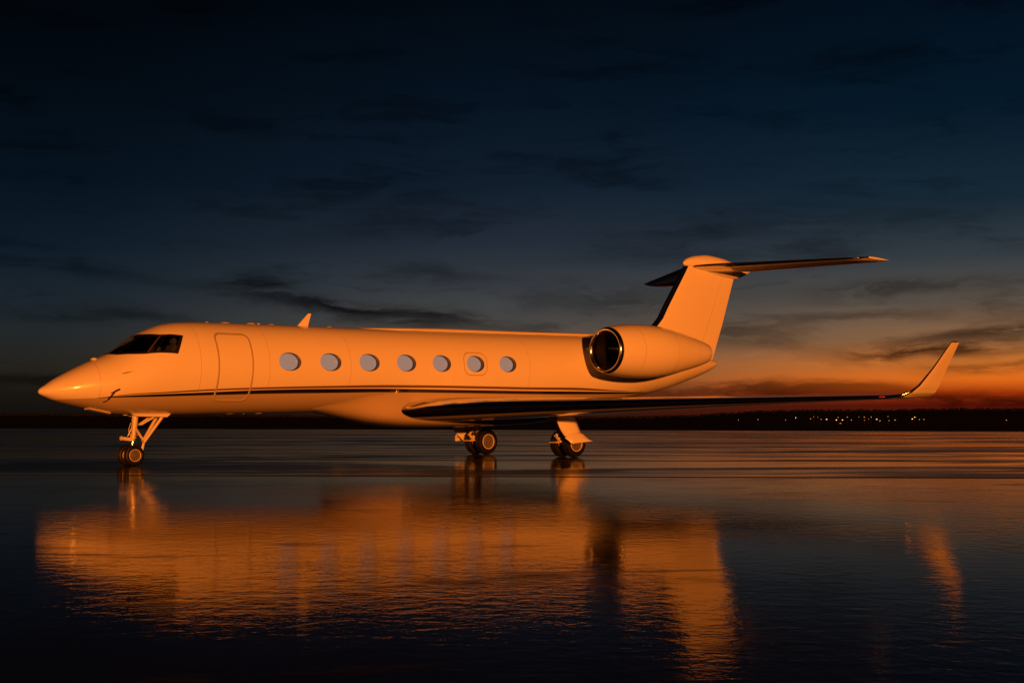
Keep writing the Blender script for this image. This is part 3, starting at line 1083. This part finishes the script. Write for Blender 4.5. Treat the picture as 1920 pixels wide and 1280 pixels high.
def build_wing(sg):
    """sg -1 port, +1 starboard"""
    up = (0, 0, 1)
    def stn(y):
        xl = 10.62 + (y - 1.25) * .524
        xt = 16.9 + (y - 1.3) * .05 if y < 5.2 else 17.1 + (y - 5.2) * (18.4 - 17.1) / 8.2
        zl = 1.46 + (y - 1.25) * .0262
        zt = pchip([(0, 1.30), (1.3, 1.33), (2.2, 1.347), (3.5, 1.388), (5.2, 1.443), (7, 1.532), (9, 1.632), (11, 1.71), (13.4, 1.757)])(y)
        th = pchip([(0, .115), (1.3, .115), (5, .105), (13.4, .085)])(y)
        return ((xl, sg * y, zl), (xt, sg * y, zt + .01), up, th, 1)
    ys = [.6, 1.3, 2.0, 3.2, 5.2, 7.2, 9.2, 11.2, 13.2]
    NS = 3
    st = [stn(y) for y in ys]
    U, L = loft(st, SV, NS)
    last = (len(ys) - 1) * NS
    kLE, kH1, kH2, kT = 7, 19, 20, 24
    w = surf_part('wing', U, L, 0, last, kLE, kH1, M['paint'], jet)
    # polished leading edge, in panels
    segs = [(0, 3), (3, 6), (6, 9), (9, 12), (12, 18), (18, last)]
    surf_part('leading_edge', U, L, 0, last, 0, kLE, M['metal'], w)
    for nm, a, b in (('flap', 3, 12), ('flap', 12, 17), ('aileron', 17, 23), ('trailing_edge', 0, 3), ('trailing_edge', 23, last)):
        surf_part(nm, U, L, a, b, kH2, kT, M['paint'], w)
    # nav light in the leading edge by the tip
    a = stn(13.05)
    b = MB()
    b.lathe(Vector(a[0]) + Vector((-.012, 0, 0)), (.22, sg * .4, .01), [(-.08, .004), (-.05, .014), (0, .018), (.05, .014), (.08, .004)], 12)
    b.build('navigation_light', M['red'] if sg < 0 else M['lens'], w, True)
    # winglet: curves up from the tip
    a = stn(13.2)
    sts = [a,
           ((17.02, sg * 13.46, 1.80), (18.42, sg * 13.46, 1.80), (0, -sg * .22, 1), .085, 1),
           ((17.20, sg * 13.62, 1.90), (18.44, sg * 13.60, 1.88), (0, -sg * .8, .8), .085, 1),
           ((17.42, sg * 13.72, 2.06), (18.48, sg * 13.70, 2.05), (0, -sg * 1.0, .45), .085, 1),
           ((17.88, sg * 13.86, 2.50), (18.62, sg * 13.84, 2.49), (0, -sg * 1.0, .28), .085, 1),
           ((18.46, sg * 14.08, 3.20), (18.86, sg * 14.09, 3.215), (0, -sg * 1.0, .25), .085, 1)]
    U, L = loft(sts, SV, 4)
    n = (len(sts) - 1) * 4
    wl = surf_part('winglet', U, L, 0, n, kLE, kT, M['paint'], jet)
    surf_part('leading_edge', U, L, 0, n, 0, kLE, M['metal'], wl)
    tip = MB()
    tip.lathe((18.46, sg * 14.085, 3.205), (.40, 0, .015), [(0, .004), (.02, .016), (.2, .02), (.36, .012), (.44, .003)], 10)
    tip.build('tip_cap', M['dull'], wl, True)


def build_tail():
    # fin
    side = (0, 1, 0)
    sts = [((21.2, 0, 3.85), (25.70, 0, 3.10), side, .055),
           ((22.35, 0, 4.45), (25.97, 0, 3.62), side, .075),
           ((22.80, 0, 4.86), (26.22, 0, 4.20), side, .09),
           ((23.10, 0, 5.30), (26.47, 0, 4.75), side, .095),
           ((24.10, 0, 6.62), (27.13, 0, 6.42), side, .095),
           ((24.36, 0, 6.98), (27.30, 0, 6.86), side, .095)]
    U, L = loft(sts, SV, 4)
    n = (len(sts) - 1) * 4
    fin = surf_part('fin', U, L, 0, n, 7, 19, M['paint'], jet)
    surf_part('leading_edge', U, L, 4, n, 0, 7, M['metal'], fin)
    surf_part('leading_edge_root', U, L, 0, 4, 0, 7, M['paint'], fin)
    surf_part('rudder', U, L, 1, n - 2, 20, 24, M['paint'], jet)
    surf_part('fin_tip_trailing_edge', U, L, n - 2, n, 20, 24, M['paint'], fin)
    # bullet on top
    top = pchip([(24.22, 6.95), (24.27, 7.03), (24.5, 7.17), (24.97, 7.29), (25.6, 7.36), (26.4, 7.31), (27.2, 7.17), (28.0, 6.98), (28.2, 6.92)])
    bot = pchip([(24.22, 6.95), (24.27, 6.88), (24.6, 6.78), (25.4, 6.66), (26.4, 6.58), (27.2, 6.56), (27.8, 6.72), (28.2, 6.90)])
    wid = pchip([(24.22, .0), (24.27, .07), (24.5, .16), (25.2, .25), (26.2, .26), (27.2, .18), (28.0, .05), (28.2, .01)])
    vs, fs = [], []
    m, k = 60, 28
    for i in range(m + 1):
        t = i / m
        x = 24.22 + 3.98 * (t ** 1.5 if t < .5 else t ** 1.5)
        a, b, w = top(x), bot(x), wid(x)
        for j in range(k):
            q = 2 * pi * j / k
            vs.append((x, w * cos(q), (a + b) / 2 + (a - b) / 2 * sin(q)))
    for i in range(m):
        for j in range(k):
            fs.append((i * k + j, i * k + (j + 1) % k, (i + 1) * k + (j + 1) % k, (i + 1) * k + j))
    mesh_obj('bullet_fairing', vs, fs, M['paint'], fin, True, True)
    # tailplanes
    for sg in (-1, 1):
        dz = .0 if sg < 0 else -.17
        sts = [((24.62, sg * .12, 6.86), (27.55, sg * .12, 6.83), (0, 0, 1), .085),
               ((27.80, sg * 5.20, 6.98 + dz), (29.38, sg * 5.20, 6.96 + dz), (0, 0, 1), .075),
               ((28.12, sg * 5.37, 7.01 + dz), (29.50, sg * 5.37, 7.0 + dz), (0, 0, 1), .05)]
        U, L = loft(sts, SV, 10)
        tp = surf_part('tailplane', U, L, 0, 20, 7, 19, M['paint'], jet)
        surf_part('leading_edge', U, L, 0, 20, 0, 7, M['metal'], tp)
        surf_part('elevator', U, L, 1, 18, 20, 24, M['paint'], tp)
        surf_part('tip_edge', U, L, 18, 20, 20, 24, M['paint'], tp)


def build_engine(sg):
    yc = sg * 2.35
    ax = Vector((5.0, 0, .06)).normalized()
    o = Vector((17.60, yc, 3.405))
    prof = [(.13, .752), (.30, .790), (.5, .820), (.9, .862), (1.3, .882), (1.7, .888), (2.1, .880), (2.6, .838), (3.1, .765), (3.6, .672), (4.1, .572), (4.5, .485), (4.8, .405), (5.0, .345), (5.05, .315), (5.04, .285), (4.9, .27), (4.5, .30)]
    na = MB().lathe(o, ax, prof, 64).build('engine_nacelle', M['paint'], jet, True)
    for xs_ in (1.05, 2.75, 4.12):
        pr_ = pchip(prof[:15])
        MB().lathe(o, ax, [(xs_ - .006, pr_(xs_ - .006) + .0015), (xs_ + .006, pr_(xs_ + .006) + .0015)], 64).build('cowl_joint', M['seam'], na, True)
    lipp = [(.13, .7535), (.06, .733), (.02, .712), (0, .688), (.004, .664), (.02, .645), (.06, .625), (.14, .606), (.22, .598)]
    MB().lathe(o, ax, lipp, 64).build('intake_lip', M['metal'], na, True)
    MB().lathe(o, ax, [(.22, .597), (.5, .595), (.9, .61), (1.2, .62)], 64).build('intake_duct', M['fan'], na, True)
    MB().lathe(o, ax, [(.78, .004), (.80, .03), (.88, .09), (1.0, .15), (1.12, .19)], 32).build('spinner', M['fan'], na, True)
    b = MB()
    for k in range(24):
        a = 2 * pi * k / 24
        pts = []
        for r, tw, ch in ((.17, .3, .10), (.35, .7, .11), (.60, 1.05, .12)):
            for s in (-1, 1):
                da = s * ch * sin(tw) / r / 1.1
                dx = s * ch * cos(tw)
                pts.append((17.60 + 1.05 + dx, yc + r * cos(a + da), 3.417 + r * sin(a + da)))
        b.add(pts, [(0, 1, 3, 2), (2, 3, 5, 4)])
    b.build('fan', M['fan'], na, True)
    MB().lathe(o, ax, [(1.22, .0), (1.22, .63)], 40).build('fan_backing', M['dark'], na)
    MB().lathe(o, ax, [(4.5, .30), (4.5, .0)], 32).build('exhaust_core', M['dark'], na)
    # pylon
    up = (0, 0, 1)
    sts = [((18.1, sg * .95, 3.52), (22.4, sg * .85, 3.50), up, .075), ((18.35, sg * 1.6, 3.52), (22.3, sg * 1.75, 3.50), up, .07), ((18.5, sg * 2.3, 3.50), (22.0, sg * 2.3, 3.48), up, .07)]
    U, L = loft(sts, SV, 4)
    surf_part('engine_pylon', U, L, 0, 8, 0, 24, M['paint'], jet)


def wheel(parent, c, r, w, sg):
    """tyre and rim as pieces of their gear"""
    c = Vector(c)
    h = w / 2
    rr = r * .60
    t = MB().lathe(c, (0, 1, 0), [(-h * .80, rr), (-h * .98, rr + (r - rr) * .22), (-h, rr + (r - rr) * .5), (-h * .86, r * .93), (-h * .6, r * .985), (-h * .42, r), (-h * .40, r * .985), (-h * .34, r * .985), (-h * .32, r), (-h * .05, r), (-h * .03, r * .985), (h * .03, r * .985), (h * .05, r), (h * .32, r), (h * .34, r * .985), (h * .40, r * .985), (h * .42, r), (h * .6, r * .985), (h * .86, r * .93), (h, rr + (r - rr) * .5), (h * .98, rr + (r - rr) * .22), (h * .80, rr)], 44)
    t.build('tyre', M['rubber'], parent, True)
    b = MB()
    for s in (-1, 1):
        b.lathe(c, (0, s, 0), [(h * .80, rr * .90), (h * .55, rr * .80), (h * .50, rr * .55), (h * .62, rr * .34), (h * .80, rr * .30), (h * .82, rr * .12), (h * .74, .001)], 36)
        for k in range(9):
            a = 2 * pi * k / 9
            q = c + Vector((rr * .66 * cos(a), s * h * .5, rr * .66 * sin(a)))
            b.tube(q, q + Vector((0, s * h * .14, 0)), rr * .07, rr * .07, 8)
    b.build('wheel_rim', M['rim'], parent, True)
    b = MB()
    for s in (-1, 1):
        b.lathe(c, (0, s, 0), [(h * .72, rr * 1.0), (h * .92, rr * .99), (h * .95, rr * .95), (h * .92, rr * .91), (h * .78, rr * .895)], 36)
    b.build('rim_flange', M['gear'], parent, True)


def build_nose_gear():
    g = MB()
    X = 2.46
    g.tube((X + .12, 0, 1.42), (X + .09, 0, .98), .085, .075, 18)
    g.tube((X + .09, 0, 1.00), (X + .06, 0, .66), .060, .055, 18)
    for z in (.72, .80, .90, .98):
        g.lathe((X + .07 + (z - .7) * .06, 0, z), (0, 0, 1), [(-.02, .06), (-.015, .078), (.015, .078), (.02, .06)], 18)
    o = g.build('nose_gear', M['gear'], jet, True)
    MB().tube((X + .06, 0, .68), (X + .01, 0, .30), .040, .040, 16).build('piston', M['chrome'], o, True)
    MB().tube((X, -.20, .267), (X, .20, .267), .032, .032, 12).build('axle', M['dull'], o, True)
    for y in (-.19, .19):
        wheel(o, (X, y, .267), .267, .175, 1 if y > 0 else -1)
    b = MB()
    for s in (-1, 1):
        b.tube((X + .36, s * .05, .62), (X + .83, s * .16, 1.31), .040, .045, 10)
        b.tube((X + .24, s * .05, 1.05), (X + .66, s * .14, 1.30), .028, .028, 8)
    b.tube((X + .36, -.07, .62), (X + .36, .07, .62), .03, .03, 8)
    b.build('drag_brace', M['gear'], o, True)
    b = MB()
    for s in (-1, 1):
        b.tube((X + .12, s * .045, .96), (X + .37, s * .02, .62), .020, .020, 8)
        b.tube((X + .37, s * .02, .62), (X + .30, s * .045, .33), .020, .020, 8)
    b.build('torque_link', M['gear'], o, True)
    b = MB()
    b.box((X - .10, -.04, .685), (.30, .09, .085), 0, .12)
    b.lathe((X - .26, -.04, .705), (-1, 0, .1), [(-.02, .05), (.02, .062), (.05, .058), (.055, .003)], 14)
    b.box((X - .02, .08, .68), (.22, .07, .07))
    b.build('taxi_light', M['gear'], o, bevel=.012)
    b = MB()
    b.path([(X + .03, -.05, 1.10), (X - .02, -.06, .95), (X - .11, -.05, .76), (X - .06, -.03, .70)], .010)
    b.path([(X + .15, -.06, .92), (X + .17, -.05, .80), (X + .08, -.06, .70), (X + .12, -.05, .62)], .009)
    b.path([(X + .02, .06, 1.10), (X - .04, .05, .92), (X + .02, .04, .74)], .009)
    b.build('hydraulic_hose', M['dull'], o, True)
    b = MB()
    for s in (-1, 1):
        b.plate([(X - .10, s * .20, 1.33), (X + 1.0, s * .22, 1.34), (X + .86, s * .28, 1.25), (X + .02, s * .26, 1.27)], (0, s * .02, 0))
    b.build('gear_door', M['paint'], o)


def build_main_gear(sg):
    X, Y = 16.166, sg * 2.11
    g = MB()
    g.tube((X - .15, Y, 1.55), (X - .12, Y, .95), .105, .095, 18)
    g.tube((X - .12, Y, .97), (X - .10, Y, .72), .08, .075, 18)
    for z in (.78, .92, 1.08, 1.2):
        g.lathe((X - .12, Y, z), (0, 0, 1), [(-.03, .09), (-.02, .115), (.02, .115), (.03, .09)], 18)
    o = g.build('main_gear', M['gear'], jet, True)
    MB().tube((X - .10, Y, .75), (X - .06, Y, .44), .055, .055, 16).build('piston', M['chrome'], o, True)
    b = MB().tube((X, Y - .38, .426), (X, Y + .38, .426), .055, .055, 14)
    b.tube((X - .36, Y, .60), (X + .02, Y, .43), .06, .075, 12)
    b.build('axle_arm', M['gear'], o, True)
    for dy in (-.27, .27):
        wheel(o, (X, Y + dy, .426), .426, .29, 1 if dy > 0 else -1)
    b = MB()
    for s in (-1, 1):
        b.tube((X - .22, Y + s * .05, .98), (X - .52, Y + s * .02, .66), .028, .028, 8)
        b.tube((X - .52, Y + s * .02, .66), (X - .30, Y + s * .05, .46), .028, .028, 8)
    b.tube((X - .52, Y - .06, .66), (X - .52, Y + .06, .66), .03, .03, 8)
    b.build('torque_link', M['gear'], o, True)
    b = MB()
    b.tube((X - .12, Y, 1.10), (X - .1, Y - sg * 1.0, 1.32), .05, .045, 10)
    b.tube((X - .35, Y - sg * .05, 1.05), (X - .75, Y - sg * .5, 1.36), .035, .035, 10)
    b.build('side_brace', M['gear'], o, True)
    b = MB()
    b.path([(X - .25, Y - .08, 1.3), (X - .28, Y - .10, 1.0), (X - .34, Y - .08, .80), (X - .20, Y - .1, .55)], .012)
    b.path([(X - .24, Y + .08, 1.28), (X - .30, Y + .10, .95), (X - .26, Y + .06, .7), (X - .15, Y + .12, .5)], .012)
    b.build('hydraulic_hose', M['dull'], o, True)
    # strut door outboard, bent plate, with the flared lower leaf over the wheel
    yo = sg * 2.62
    rows = [(15.13, 15.92, 1.345, 0), (15.20, 16.02, 1.15, .01), (15.29, 16.12, .95, .02), (15.40, 16.21, .80, .015), (15.55, 16.27, .66, 0), (15.78, 16.30, .45, -.01)]
    vs, fs = [], []
    for t in (0, 1):
        for a, c, z, bul in rows:
            for k in range(7):
                u = k / 6
                vs.append((a + (c - a) * u, yo + sg * (bul + .05 * sin(pi * u) - t * .025), z))
    nR = len(rows)
    off = nR * 7
    for i in range(nR - 1):
        for k in range(6):
            q = i * 7 + k
            fs += [(q, q + 1, q + 8, q + 7), (off + q, off + q + 7, off + q + 8, off + q + 1)]
        for k in (0, 6):
            q = i * 7 + k
            fs.append((q, q + 7, off + q + 7, off + q))
    for r in (0, nR - 1):
        for k in range(6):
            q = r * 7 + k
            fs.append((q, off + q, off + q + 1, q + 1))
    d = mesh_obj('gear_door', vs, fs, M['paint'], jet if False else o, True, True)
    # lower leaf: a curved shell flaring outwards
    top = [(15.50, .60), (15.58, .68), (15.70, .73), (15.90, .765), (16.12, .77), (16.24, .74), (16.34, .69), (16.44, .61), (16.58, .50)]
    vs, fs = [], []
    m = 7
    for t in (0, 1):
        for i, (x, z) in enumerate(top):
            u = i / (len(top) - 1)
            xb, zb_ = 15.64 + (16.58 - 15.64) * u, .425 + .075 * u
            for k in range(m):
                v = k / (m - 1)
                px = x + (xb - x) * v
                pz = z + (zb_ - z) * v
                vs.append((px, yo + sg * (.06 + .16 * sin(v * 1.4) - t * .02), pz))
    off = len(top) * m
    for i in range(len(top) - 1):
        for k in range(m - 1):
            q = i * m + k
            fs += [(q, q + 1, q + m + 1, q + m), (off + q, off + q + m, off + q + m + 1, off + q + 1)]
        for k in (0, m - 1):
            q = i * m + k
            fs.append((q, q + m, off + q + m, off + q))
    for i in (0, len(top) - 1):
        for k in range(m - 1):
            q = i * m + k
            fs.append((q, off + q, off + q + 1, q + 1))
    mesh_obj('lower_door_leaf', vs, fs, M['paint'], o, True, True)
    # small forward tag plate seen beside the tyre
    b = MB()
    b.box((X - .52, Y - .02 * sg, .47), (.24, .34, .035), 0, -.1)
    b.build('brake_bracket', M['gear'], o, bevel=.008)


fus = build_fuselage()
build_skin_details(fus)
build_belly()
for sg_ in (-1, 1):
    build_wing(sg_)
    build_engine(sg_)
    build_main_gear(sg_)
build_tail()
build_nose_gear()
